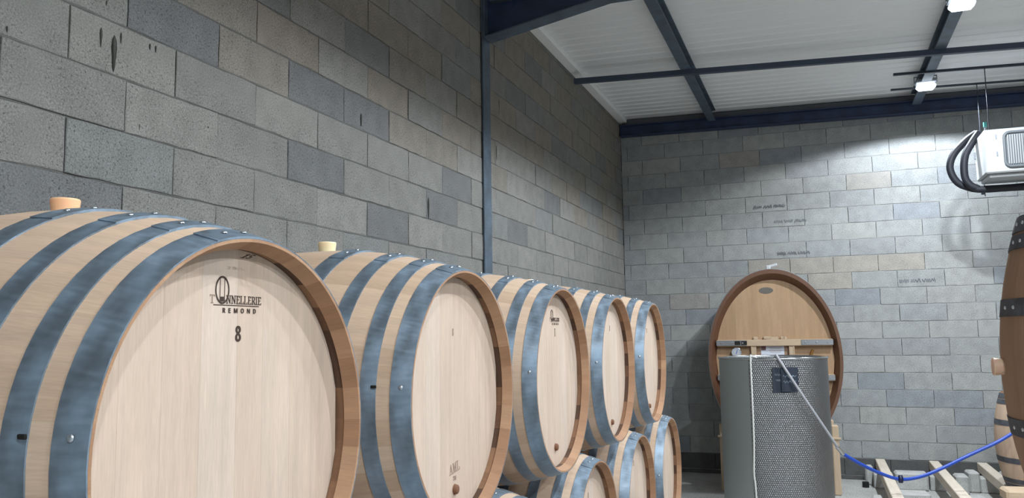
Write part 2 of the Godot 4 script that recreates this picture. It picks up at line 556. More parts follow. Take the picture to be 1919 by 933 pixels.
func make_hoop(x0: float, x1: float, lap: float) -> ArrayMesh:
	var st := begin()
	var r0 := rad(x0) - 0.0003
	var r1 := rad(x1) - 0.0003
	var t := 0.0022
	lathe(st, [Vector2(x0, r0), Vector2(x0, r0 + t), Vector2(x1, r1 + t), Vector2(x1, r1)], 72)
	var e := 0.0016
	var prof := [Vector2(x0 + 0.001, r0 + t), Vector2(x0 + 0.001, r0 + t + e), Vector2(x1 - 0.001, r1 + t + e), Vector2(x1 - 0.001, r1 + t)]
	lathe(st, prof, 8, lap - 0.22, lap + 0.20)
	for a in [lap - 0.22, lap + 0.20]:
		var d := Vector3(0, sin(a), -cos(a))
		var s := Vector3(0, cos(a), sin(a)) * (-1.0 if a < lap else 1.0)
		quad(st, Vector3(prof[0].x, 0, 0) + d * prof[0].y, Vector3(prof[1].x, 0, 0) + d * prof[1].y, Vector3(prof[2].x, 0, 0) + d * prof[2].y, Vector3(prof[3].x, 0, 0) + d * prof[3].y, s)
	return st.commit()

var rivet_mesh: ArrayMesh
var clip_mesh: ArrayMesh
var bung_mesh: ArrayMesh

func rivet(parent: Node, x: float, a: float, lift := 0.0035) -> void:
	var d := Vector3(0, sin(a), -cos(a))
	var up := d
	var z := Vector3(1, 0, 0).cross(up)
	put("rivet", rivet_mesh, M.rivet, parent, Transform3D(Basis(up, z, Vector3(1, 0, 0)).orthonormalized(), Vector3(x, 0, 0) + d * (rad(x) + lift)))

func make_barrel(hoop_mat: Material, hoops := [[0.0, 0.042], [0.071, 0.104], [0.153, 0.187], [0.257, 0.302]]) -> Node3D:
	var o := base("wine_barrel")
	var cuts := [0.0]
	while true:
		var w := rng.randf_range(0.17, 0.27)
		if cuts[-1] + w > TAU - 0.14: break
		cuts.append(cuts[-1] + w)
	cuts.append(TAU)
	for i in cuts.size() - 1:
		var s := put("stave", make_stave(cuts[i], cuts[i + 1]), M.staves[rng.randi() % M.staves.size()], o)
		put("chime", make_chime(cuts[i], cuts[i + 1], 1.0), M.chimes[rng.randi() % M.chimes.size()], s)
		put("groove", make_chime(cuts[i], cuts[i + 1], 1.0, true), M.crozes[rng.randi() % 4], s)
	var rear := begin()
	lathe(rear, [Vector2(-HL + SINK, 0.0), Vector2(-HL + SINK, RH + 0.003), Vector2(-HL, RC - 0.006), Vector2(-HL, RC)], 40)
	put("rear_head", rear.commit(), M.heads[1], o)
	var z := -RH
	while z < RH - 0.001:
		var e := minf(z + rng.randf_range(0.06, 0.085), RH)
		if RH - e < 0.03: e = RH
		put("head_board", make_board(z, e, RH + 0.0055, 1.0, HL - SINK), M.heads[rng.randi() % M.heads.size()], o)
		z = e
	var seam := begin()
	lathe(seam, [Vector2(HL - SINK - 0.003, RH - 0.02), Vector2(HL - SINK - 0.003, RH + 0.0065)], 48)
	put("croze", seam.commit(), M.croze, o)
	for i in hoops.size():
		for s in [1.0, -1.0]:
			var xa: float = s * (HL - hoops[i][0])
			var xb: float = s * (HL - hoops[i][1])
			var lap := deg_to_rad(96.0 + i * 2.0)
			var h := put("hoop", make_hoop(minf(xa, xb), maxf(xa, xb), lap), hoop_mat, o)
			var xm := (xa + xb) / 2
			for a in [92.0 + i * 2.0, 100.0 + i * 2.0]: rivet(h, xm, deg_to_rad(a))
			if i == 0: rivet(h, xm, deg_to_rad(173.0), 0.0018)
			if i == 1: put("hoop_nail", clip_mesh, M.nail, h, Transform3D(Basis(Vector3(1, 0, 0), deg_to_rad(-83.0)), Vector3(xm + s * 0.014, (rad(xm) + 0.002) * sin(deg_to_rad(173.0)), -(rad(xm) + 0.002) * cos(deg_to_rad(173.0)))))
	put("bung", bung_mesh, M.bungs[1], o, Transform3D(UPRIGHT, Vector3(0, RB - 0.004, 0)))
	return o

func copy_of(o: Node3D, at: Vector3, label: String, group: String, bung := 1, shade := -1) -> Node3D:
	var c: Node3D = o.duplicate()
	c.name = numbered(String(o.name).rstrip("_0123456789"), self)
	add_child(c, true)
	c.position = at
	dress(c, label, group, bung)
	return c

func dress(c: Node3D, label: String, group: String, bung: int) -> void:
	tag(c, label, "barrel", group)
	for k in c.get_children():
		var n := String(k.name)
		if n.begins_with("stave"):
			k.set_surface_override_material(0, M.staves[rng.randi() % M.staves.size()])
			for q in k.get_children():
				if String(q.name).begins_with("chime"): q.set_surface_override_material(0, M.chimes[rng.randi() % M.chimes.size()])
				else: q.set_surface_override_material(0, M.crozes[rng.randi() % 4])
		elif n.begins_with("head_board"): k.set_surface_override_material(0, M.heads[rng.randi() % M.heads.size()])
		elif n.begins_with("bung"): k.set_surface_override_material(0, M.bungs[bung])

# lettering burnt or printed on a head: y up, s to the right (towards local -z)
func lettering(parent: Node3D, called: String, text: String, y: float, s: float, height: float, m: Material, face := "Droid Serif", bold := false, stretch := 1.0, turn := 0.0, basis := Basis(Vector3.UP, PI / 2), at_x := HL - SINK) -> MeshInstance3D:
	var f := SystemFont.new()
	f.font_names = PackedStringArray([face])
	f.font_weight = 700 if bold else 400
	var t := TextMesh.new()
	t.text = text
	t.font = f
	t.font_size = 64
	t.pixel_size = height / 46.0
	t.depth = 0.0008
	t.curve_step = 2.0
	var o := put(called, t, m, parent)
	o.transform = Transform3D(basis * Basis(Vector3(0, 0, 1), turn) * Basis.from_scale(Vector3(stretch, 1, 1)), Vector3(at_x + 0.0004, y, -s))
	return o

func logo(b: Node3D, k: float, y: float, s: float) -> void:
	# a big round letter that stands for a cask end, the rest of the word, a rule, and a spaced second line
	var st := begin()
	var o := Transform3D(Basis(), Vector3(HL - SINK + 0.0002, y + 0.016 * k, -(s - 0.0335 * k)))
	lathe(st, [Vector2(0.0, 0.0132 * k), Vector2(0.0007, 0.0132 * k), Vector2(0.0007, 0.0152 * k), Vector2(0.0, 0.0152 * k)], 32, 0.0, TAU, false, 1.38, 1.0, o)
	for z in [0.0050, -0.0050]: cbox(st, Transform3D(Basis(), o.origin + Vector3(0.0003, 0, z * k)), Vector3(0.0006, 0.033 * k, 0.0009 * k), 0.0001)
	cbox(st, Transform3D(Basis(), o.origin + Vector3(0.0003, -0.0135 * k, 0)), Vector3(0.0006, 0.007 * k, 0.007 * k), 0.0001)
	cbox(st, Transform3D(Basis(), Vector3(HL - SINK + 0.0004, y - 0.0065 * k, -s)), Vector3(0.0006, 0.0012 * k, 0.104 * k), 0.0001)
	put("cooper_emblem", st.commit(), M.brand, b)
	lettering(b, "brand_lettering", "T", y + 0.002 * k, s - 0.0545 * k, 0.0125 * k, M.faint)
	lettering(b, "brand_lettering", "NNELLERIE", y + 0.002 * k, s + 0.0165 * k, 0.0125 * k, M.brand, "Droid Serif", false, 0.84)
	lettering(b, "brand_lettering", "R  E  M  O  N  D", y - 0.0145 * k, s + 0.006 * k, 0.0072 * k, M.brand, "Droid Sans", true, 1.12)

func head_bung(b: Node3D, y: float, s: float, stained := true) -> void:
	var st := begin()
	lathe(st, [Vector2(0, 0.0125), Vector2(0.008, 0.0105), Vector2(0.0095, 0.008), Vector2(0.0095, 0.0)], 14, 0, TAU, true)
	put("head_bung", st.commit(), M.cork, b, Transform3D(Basis(), Vector3(HL - SINK, y, -s)))

# ------------------------------------------------------------------ the scene
func _ready() -> void:
	rng.seed = 20417
	# camera
	var cam := Camera3D.new()
	cam.name = "camera"
	add_child(cam)
	cam.transform = Transform3D(Basis(Vector3(0.9362, -0.01477, -0.35116), Vector3(0.05051, 0.9944, 0.09286), Vector3(0.34782, -0.10467, 0.9317)).orthonormalized(), Vector3(0, 1.71, 0))
	cam.fov = 34.0037
	cam.near = 0.05
	cam.far = 100.0
	cam.current = true
	# environment: a closed, windowless hall
	var we := WorldEnvironment.new()
	we.name = "environment"
	var env := Environment.new()
	env.background_mode = Environment.BG_COLOR
	env.background_color = Color(0, 0, 0)
	env.tonemap_mode = Environment.TONE_MAPPER_LINEAR
	env.tonemap_exposure = 1.0
	env.sdfgi_enabled = true
	env.ssao_enabled = true
	env.ssil_enabled = true
	we.environment = env
	add_child(we)
	make_materials()
	rivet_mesh = lathe_mesh([Vector2(0.0, 0.0052), Vector2(0.0014, 0.0048), Vector2(0.0026, 0.0030), Vector2(0.0031, 0.0)], 10, true)
	clip_mesh = box_mesh(Vector3(0.013, 0.004, 0.006), 0.001)
	bung_mesh = lathe_mesh([Vector2(0.0, 0.0205), Vector2(0.026, 0.0238), Vector2(0.0285, 0.0225), Vector2(0.0285, 0.0)], 24)
	lights()
	shell()
	steelwork()
	barrel_stack()
	foudre()
	tank()
	right_side()
	cooling_unit()

const LAMPS := [[1.215, -9.6], [1.215, -7.23], [1.215, -4.86], [1.215, -2.49], [3.55, -0.9], [3.55, 1.5], [1.215, 0.9]]  # the last is an added fill lamp, unseen, for the near barrel
const LAMP_POWER := 12.2
const WHERE := ["over the cooling unit by the back wall", "under the ceiling beam, next one out from the back wall", "in the middle bay of the hall above the barrels", "above the upright barrel at the right", "under the far right beam beside the photographer", "under the far right beam at the front end of the hall", "behind the photographer, added out of view to brighten the near barrel"]

func lights() -> void:
	for i in LAMPS.size():
		var at := Vector3(LAMPS[i][0], 4.30 if LAMPS[i][0] > 3.0 else 4.36, LAMPS[i][1])
		var o := base("floodlight", at)
		tag(o, "white LED floodlight glowing " + WHERE[i], "lamp", "floodlights along the ceiling beams")
		var st := begin()
		cbox(st, Transform3D(), Vector3(0.21, 0.035, 0.16), 0.008)
		for k in 5: cbox(st, Transform3D(Basis(), Vector3(-0.07 + k * 0.035, 0.024, 0)), Vector3(0.006, 0.018, 0.13), 0.001)
		put("housing", st.commit(), M.lamp_case, o)
		st = begin()
		for s in [-1, 1]: cbox(st, Transform3D(Basis(), Vector3(s * 0.11, 0.025, 0)), Vector3(0.006, 0.075, 0.03), 0.001)
		cbox(st, Transform3D(Basis(), Vector3(0, 0.062, 0)), Vector3(0.226, 0.006, 0.03), 0.001)
		put("bracket", st.commit(), M.lamp_case, o)
		st = begin()
		cbox(st, Transform3D(Basis(), Vector3(0, -0.052, 0)), Vector3(0.19, 0.07, 0.14), 0.028)
		put("lamp_glass", st.commit(), M.lamp, o)
		var l := SpotLight3D.new()
		l.name = numbered("floodlight_beam", self)
		add_child(l, true)
		l.position = at + Vector3(0, -0.095, 0)
		l.rotation_degrees = Vector3(-90, 0, 0)
		l.light_color = Color(0.94, 0.975, 1.0)
		l.light_energy = LAMP_POWER * [0.72, 1.3, 0.92, 0.92, 1.0, 1.0, 0.75][i]
		l.light_size = 0.07
		l.spot_range = 30.0
		l.spot_attenuation = 2.0
		l.spot_angle = 78.0
		l.spot_angle_attenuation = 0.18
		l.shadow_enabled = true

func roof_y(x: float) -> float:
	return 4.575 - 0.023 * (x - XL)

func shell() -> void:
	var st := begin()
	at_box(st, Vector3(XL - 0.2, FLOOR - 0.2, ZB - 0.2), Vector3(XR + 0.2, FLOOR, ZF + 0.2), 0.0)
	tag(put("floor", st.commit(), M.concrete), "smooth grey concrete floor of the barrel cellar", "floor", "", "structure")
	for side in [["wall_right", Vector3(XR, FLOOR, ZB), Vector3(XR + 0.2, 4.75, ZF), "plain white wall on the right side, out of view"], ["wall_front", Vector3(XL - 0.2, FLOOR, ZF), Vector3(XR + 0.2, 4.75, ZF + 0.2), "plain white wall behind the photographer"]]:
		st = begin()
		at_box(st, side[1], side[2], 0.0)
		tag(put(side[0], st.commit(), M.wall), side[3], "wall", "", "structure")
	# left wall: x runs from the near end towards the back wall
	var start := ZF
	st = begin()
	at_box(st, Vector3(XL - 0.2, FLOOR, ZB - 0.2), Vector3(XL - 0.013, 4.75, start), 0.0)
	var left := tag(put("wall_left", st.commit(), M.joint), "long left wall of grey hollow concrete blocks behind the barrel stack", "wall", "", "structure") as Node3D
	var xf := Transform3D(Basis(Vector3(0, 0, -1), Vector3.UP, Vector3(1, 0, 0)), Vector3(XL, 0, start))
	var z0 := start + 1.7714
	masonry(left, xf, start - ZB, 0.078, 4.60, func(r: int) -> float: return fposmod(z0 + (0.25 if r % 2 != 0 else 0.0), 0.5),
		func(x: float, y: float) -> bool:
			var z := start - x
			return z < -1.6 and y > 1.78 and y < 2.62 + maxf(0.0, (-z - 1.6)) * 0.62,
		func(r: int, i: int, x: float, y: float) -> int:
			var v := rng.randf()
			for d in [[14, -2.52], [14, -3.52], [14, -4.02], [12, -3.52], [11, -4.27], [13, -1.95], [10, -2.02], [12, -5.02], [13, -5.30], [12, -6.6], [14, -7.5]]:
				if r == d[0] and absf(start - x - d[1]) < 0.12: return 3
			if y > 2.8 and v < 0.5: return 4 + (rng.randi() % 2)
			return 0 if v < 0.66 else (1 if v < 0.82 else (2 if v < 0.90 else 6)), M.blocks, M.mortar)
	drips(left)
	st = begin()
	at_box(st, Vector3(XL - 0.013, FLOOR, ZB - 0.2), Vector3(XR + 0.2, 4.75, ZB - 0.013), 0.0)
	var back := tag(put("wall_back", st.commit(), M.joint), "back wall of pale grey concrete blocks behind the oval cask", "wall", "", "structure") as Node3D
	xf = Transform3D(Basis(), Vector3(XL, 0, ZB))
	var x0 := 0.4042 - XL
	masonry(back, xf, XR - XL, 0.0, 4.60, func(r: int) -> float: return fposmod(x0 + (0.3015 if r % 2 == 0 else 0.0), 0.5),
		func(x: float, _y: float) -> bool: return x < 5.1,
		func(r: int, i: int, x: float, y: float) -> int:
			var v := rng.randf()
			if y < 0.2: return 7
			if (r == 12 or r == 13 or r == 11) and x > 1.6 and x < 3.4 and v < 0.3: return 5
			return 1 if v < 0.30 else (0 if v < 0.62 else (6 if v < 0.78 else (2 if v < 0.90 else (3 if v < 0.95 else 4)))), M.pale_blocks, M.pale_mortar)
	# faded ink stamps on four blocks
	for p in [[-0.50, 3.30], [-0.26, 3.10], [-0.24, 2.70], [1.12, 2.31]]:
		st = begin()
		var x: float = p[0]
		for k in 22:
			var hh := rng.randf_range(0.026, 0.045)
			if k in [6, 13]: continue
			cbox(st, Transform3D(Basis(Vector3(0, 0, 1), rng.randf_range(-0.5, 0.5)), Vector3(x - 0.19 + k * 0.0175, p[1] - 0.035 + rng.randf_range(-0.004, 0.004), ZB + 0.0045)), Vector3(0.009, hh, 0.0012), 0.0002)
		put("ink_stamp", st.commit(), M.ink, back)
	# ceiling: profiled sheets laid across the beams
	st = begin()
	var sk := Transform3D(Basis(Vector3(1, -0.023, 0), Vector3(0, 1, 0), Vector3(0, 0, 1)), Vector3.ZERO)
	at_box(st, Vector3(XL - 0.2, 4.74, ZB - 0.2), Vector3(XR + 0.2, 4.86, ZF + 0.2), 0.0)
	var roof := tag(put("ceiling", st.commit(), M.ceiling), "white profiled sheet roof over the cellar", "ceiling", "", "structure") as Node3D
	var z := ZF
	while z > ZB + 0.02:
		var e := maxf(z - 1.0, ZB)
		st = begin()
		var prof := []
		var q := z
		while q - 0.02 > e:
			for d in [[0.0, 0.0], [0.105, 0.0], [0.118, 0.010], [0.154, 0.010]]:
				prof.append(Vector2(maxf(q - d[0], e), d[1]))
			q -= 0.1667
		prof.append(Vector2(e, 0.0))
		for k in prof.size() - 1:
			var a: Vector2 = prof[k]
			var b: Vector2 = prof[k + 1]
			if a.x - b.x < 0.0005: continue
			quad(st, Vector3(XL - 0.01, roof_y(XL) + a.y, a.x), Vector3(XR, roof_y(XR) + a.y, a.x), Vector3(XR, roof_y(XR) + b.y, b.x), Vector3(XL - 0.01, roof_y(XL) + b.y, b.x), Vector3.DOWN)
		put("roof_sheet", st.commit(), M.ceiling, roof)
		z -= 1.0
	st = begin()
	at_box(st, Vector3(XL, 4.515, ZB + 0.002), Vector3(XL + 0.10, 4.572, ZF), 0.003)
	tag(put("trim_1", st.commit(), M.eave), "white edge strip where the left wall meets the roof", "trim", "", "structure")

func drips(left: Node3D) -> void:
	# runs of dark mortar that squeezed out of the joints of the near blocks
	for p in [[-2.21, 2.76, 0.142, 0.026], [-2.15, 2.8, 0.078, 0.012], [-2.24, 2.829, 0.044, 0.008], [-1.91, 2.602, 0.044, 0.008], [-2.1, 2.624, 0.05, 0.012], [-2.01, 2.488, 0.026, 0.006], [-2.14, 2.499, 0.034, 0.008], [-2.08, 2.373, 0.038, 0.006], [-2.27, 2.322, 0.044, 0.006], [-2.34, 2.514, 0.036, 0.008], [-2.21, 2.456, 0.038, 0.008], [-2.17, 2.937, 0.024, 0.004], [-2.41, 2.843, 0.03, 0.008], [-2.38, 2.843, 0.026, 0.008], [-2.71, 2.598, 0.018, 0.014], [-2.07, 2.583, 0.026, 0.004], [-2.24, 2.647, 0.032, 0.006], [-1.79, 2.704, 0.022, 0.006], [-4.8, 2.55, 0.15, 0.028], [-3.946, 2.937, 0.08, 0.016], [-6.109, 3.58, 0.13, 0.014], [-6.04, 3.18, 0.13, 0.014], [-6.74, 3.01, 0.13, 0.016]]:
		var st := begin()
		var prof := [Vector2(-0.5, 0.0), Vector2(-0.36, 0.45), Vector2(-0.1, 0.7), Vector2(0.15, 1.0), Vector2(0.36, 0.8), Vector2(0.5, 0.0)]
		var s := []
		for q in prof: s.append(Vector2(q.x * p[2], q.y * p[3] * 0.5 + 0.0002))
		lathe(st, s, 8, -PI / 2 - 1.57, PI / 2 + 1.57, true, 1.0, 1.0, Transform3D(Basis(Vector3(0, 1, 0), Vector3(-0.25, 0, 0), Vector3(0, 0, 1)), Vector3(XL + 0.0005, p[1], p[0])))
		put("mortar_run", st.commit(), M.drip, left)

func steelwork() -> void:
	# column and haunched rafter of the frame that stands in the left wall
	var st := begin()
	at_box(st, Vector3(XL + 0.004, FLOOR, -5.80), Vector3(XL + 0.010, 4.50, -5.79), 0.001)
	at_box(st, Vector3(XL + 0.006, FLOOR, -5.875), Vector3(XL + 0.020, 4.50, -5.725), 0.002)
	tag(put("steel_column", st.commit(), M.steel_blue), "slim dark blue steel column standing against the left block wall", "column")
	var o := base("steel_rafter", Vector3(XL, 4.0, -5.80))
	tag(o, "dark blue steel rafter with a haunch above the left steel column", "beam")
	st = begin()
	var b := -o.position
	for q in [[Vector3(XL + 0.03, 4.040, -5.8), Vector3(-1.36, 4.215, -5.8)], [Vector3(-1.36, 4.215, -5.8), Vector3(XR, 4.11, -5.8)]]:
		cbox(st, beam_xf(q[0] + b, q[1] + b), Vector3(q[0].distance_to(q[1]) + 0.004, 0.012, 0.15), 0.002)
	put("bottom_flange", st.commit(), M.steel_blue, o)
	st = begin()
	var w := [Vector3(XL + 0.03, 4.045, -5.8), Vector3(-1.36, 4.22, -5.8), Vector3(XR, 4.115, -5.8), Vector3(XR, roof_y(XR) - 0.012, -5.8), Vector3(XL + 0.03, roof_y(XL + 0.03) - 0.012, -5.8)]
	for s in [-0.004, 0.004]:
		var d := b + Vector3(0, 0, s)
		quad(st, w[0] + d, w[1] + d, w[4] + d, w[4] + d, Vector3(0, 0, s))
		quad(st, w[1] + d, w[2] + d, w[3] + d, w[4] + d, Vector3(0, 0, s))
	put("web", st.commit(), M.navy, o)
	st = begin()
	cbox(st, beam_xf(w[4] + b + Vector3(0.0, 0.0, 0), w[3] + b), Vector3(XR - XL - 0.08, 0.012, 0.15), 0.002)
	at_box(st, Vector3(XL + 0.022, 4.045, -5.875) + b, Vector3(XL + 0.036, 4.55, -5.725) + b, 0.002)
	cbox(st, beam_xf(Vector3(XL + 0.08, 4.33, -5.765) + b, Vector3(-0.6, 4.40, -5.765) + b), Vector3(1.7, 0.012, 0.07), 0.002)
	put("stiffener", st.commit(), M.steel_blue, o)
	# purlins run towards the back wall
	for p in [[-1.15, "blue steel roof beam running to the back wall left of the floodlights", "left"], [1.215, "blue steel roof beam carrying the row of floodlights", "lamps"], [3.55, "blue steel roof beam at the far right of the hall, out of frame", "right"]]:
		st = begin()
		var y := roof_y(p[0]) - 0.075
		ibeam(st, Vector3(p[0], y, -5.88), Vector3(p[0], y, ZB + 0.13), 0.145, 0.10)
		tag(put("roof_beam", st.commit(), M.steel_blue), p[1], "beam", "roof beams")
		st = begin()
		ibeam(st, Vector3(p[0], y, ZF), Vector3(p[0], y, -5.72), 0.145, 0.10)
		tag(put("roof_beam", st.commit(), M.steel_blue), p[1].replace("running to the back wall", "in the near bay, out of frame").replace("carrying the row", "in the near bay carrying the nearer ones of the row").replace("at the far right", "in the near bay at the far right"), "beam", "roof beams")
	# beam along the head of the back wall
	st = begin()
	ibeam(st, Vector3(XL + 0.01, 4.40, ZB + 0.065), Vector3(XR, 4.40 - 0.16, ZB + 0.065), 0.15, 0.12)
	tag(put("steel_header", st.commit(), M.navy), "navy steel beam along the top of the back wall", "beam")
	st = begin()
	cbox(st, beam_xf(Vector3(XL + 0.03, 4.515, ZB + 0.03), Vector3(XR, 4.335, ZB + 0.03)), Vector3(XR - XL - 0.05, 0.080, 0.05), 0.003)
	tag(put("closing_flashing", st.commit(), M.flash), "grey flashing strip between the navy beam and the roof sheets", "flashing")
	# thin bar across under the beams
	st = begin()
	var a := Vector3(XL + 0.05, 4.405, -8.22)
	var c := Vector3(3.4, 4.27, -8.62)
	cbox(st, beam_xf(a, c), Vector3(a.distance_to(c), 0.055, 0.05), 0.003)
	tag(put("brace_bar", st.commit(), M.bar), "thin dark steel bar crossing under the roof beams", "bar")
	# two slim rails that carry the cooling unit
	var n := 0
	for r in [[Vector3(0.86, 4.345, -9.13), Vector3(3.6, 4.30, -9.33), "slim dark steel rail below the ceiling, front one over the cooling unit"], [Vector3(0.88, 4.345, -9.72), Vector3(3.6, 4.30, -9.94), "slim dark steel rail below the ceiling, rear one over the cooling unit"]]:
		st = begin()
		var l: float = r[0].distance_to(r[1])
		cbox(st, beam_xf(r[0], r[1]), Vector3(l, 0.025 if n == 0 else 0.018, 0.03), 0.002)
		tag(put("hanging_rail", st.commit(), M.rod), r[2], "rail", "rails over the cooling unit")
		n += 1

func barrel_stack() -> void:
	var top_group := "barrels in the top row of the stack"
	var low_group := "barrels in the second row of the stack"
	var x := -0.79 - HL
	var b := make_barrel(M.hoop)
	var first := b.duplicate()      # a clean one to copy from
	var spots := [Vector3(x, 1.562, -1.017), Vector3(x, 1.568, -1.809), Vector3(x, 1.562, -2.606), Vector3(x, 1.562, -3.389), Vector3(x, 1.560, -4.197)]
	var words := ["light oak barrel numbered 8 with blue-grey steel hoops, nearest and largest in the top row", "oak barrel second from the front in the top row, initials low on its pale head",
		"oak barrel third in the top row, dark maker's stamp above a single stroke", "oak barrel fourth in the top row with a lone stroke on its narrow head", "farthest oak barrel of the top row, next to the oval cask's shadow"]
	b.position = spots[0]
	dress(b, words[0], top_group, 0)
	var top := [b]
	for i in range(1, 5): top.append(copy_of(first, spots[i], words[i], top_group, [0, 1, 2, 2, 2][i]))
	# marks on the heads
	logo(top[0], 1.0, 1.767 - 1.562, 0.004)
	lettering(top[0], "number_mark", "8", 0.155, 0.008, 0.0235, M.brand, "Droid Sans", true, 0.82)
	lettering(top[0], "cooper_mark", "15", RC - 0.026, -0.01, 0.016, M.brand, "Droid Serif", true, 0.9, 0.0, Basis(Vector3.UP, PI / 2) * Basis(Vector3(1, 0, 0), deg_to_rad(72.0)), HL - 0.012)
	var bevel := Vector3(0.55, 0, 0.83).normalized()
	lettering(top[0], "cooper_mark", "1R S", 0.0, RH + 0.0125, 0.011, M.brand, "Droid Sans", false, 0.9, 0.0, Basis(Vector3.UP, bevel.cross(Vector3.UP), bevel), HL - 0.0115)
	lettering(top[1], "number_mark", "8", 0.150, 0.000, 0.018, M.faint, "Droid Sans", false, 0.7)
	lettering(top[1], "cooper_mark", "AML", -0.172, 0.004, 0.024, M.faint, "Droid Serif", true, 0.75, deg_to_rad(7))
	lettering(top[1], "cooper_mark", "TM", -0.196, 0.004, 0.010, M.faint, "Droid Serif", true, 0.8)
	logo(top[2], 0.92, 0.195, 0.022)
	lettering(top[2], "number_mark", "I", 0.153, 0.022, 0.026, M.brand, "Droid Serif", true, 0.6)
	lettering(top[3], "number_mark", "I", 0.168, 0.010, 0.022, M.brand, "Droid Serif", true, 0.6)
	lettering(top[4], "number_mark", "II", 0.160, 0.0, 0.024, M.faint, "Droid Serif", true, 0.6)
	for i in range(1, 5): head_bung(top[i], -0.222, 0.004)
	var lw := ["oak barrel of the second row under the numbered one, below the frame", "oak barrel of the second row, only its hooped top showing under two big ones", "oak barrel third from the front in the second row, half hidden below the top row", "oak barrel fourth from the front in the second row, small mark on its head", "farthest oak barrel of the second row, beside the steel tank"]
	var low := []
	var lz := [-1.412, -2.210, -2.998, -3.79, -4.588]
	for i in 5: low.append(copy_of(first, Vector3(x, 0.940, lz[i]), lw[i], low_group, 2))
	for i in [2, 3, 4]: lettering(low[i], "number_mark", ["", "", "0", "II", "IS"][i], 0.172, 0.0, 0.024, M.faint, "Droid Serif", true, 0.7)
	# the row on the floor that carries the others, below the frame
	var nth := ["second", "third", "fourth", "fifth", "sixth", "farthest"]
	for i in 6:
		copy_of(first, Vector3(x, 0.318, -1.015 - 0.794 * i), nth[i] + " oak barrel of the bottom row, on the floor below the frame", "barrels in the bottom row of the stack", 2)
	copy_of(first, Vector3(x, 0.940, -0.62), "oak barrel of the second row nearest the camera, below the frame", low_group, 2)
	copy_of(first, Vector3(x, 0.318, -0.221), "nearest oak barrel of the bottom row, on the floor below the frame", "barrels in the bottom row of the stack", 2)
	first.free()

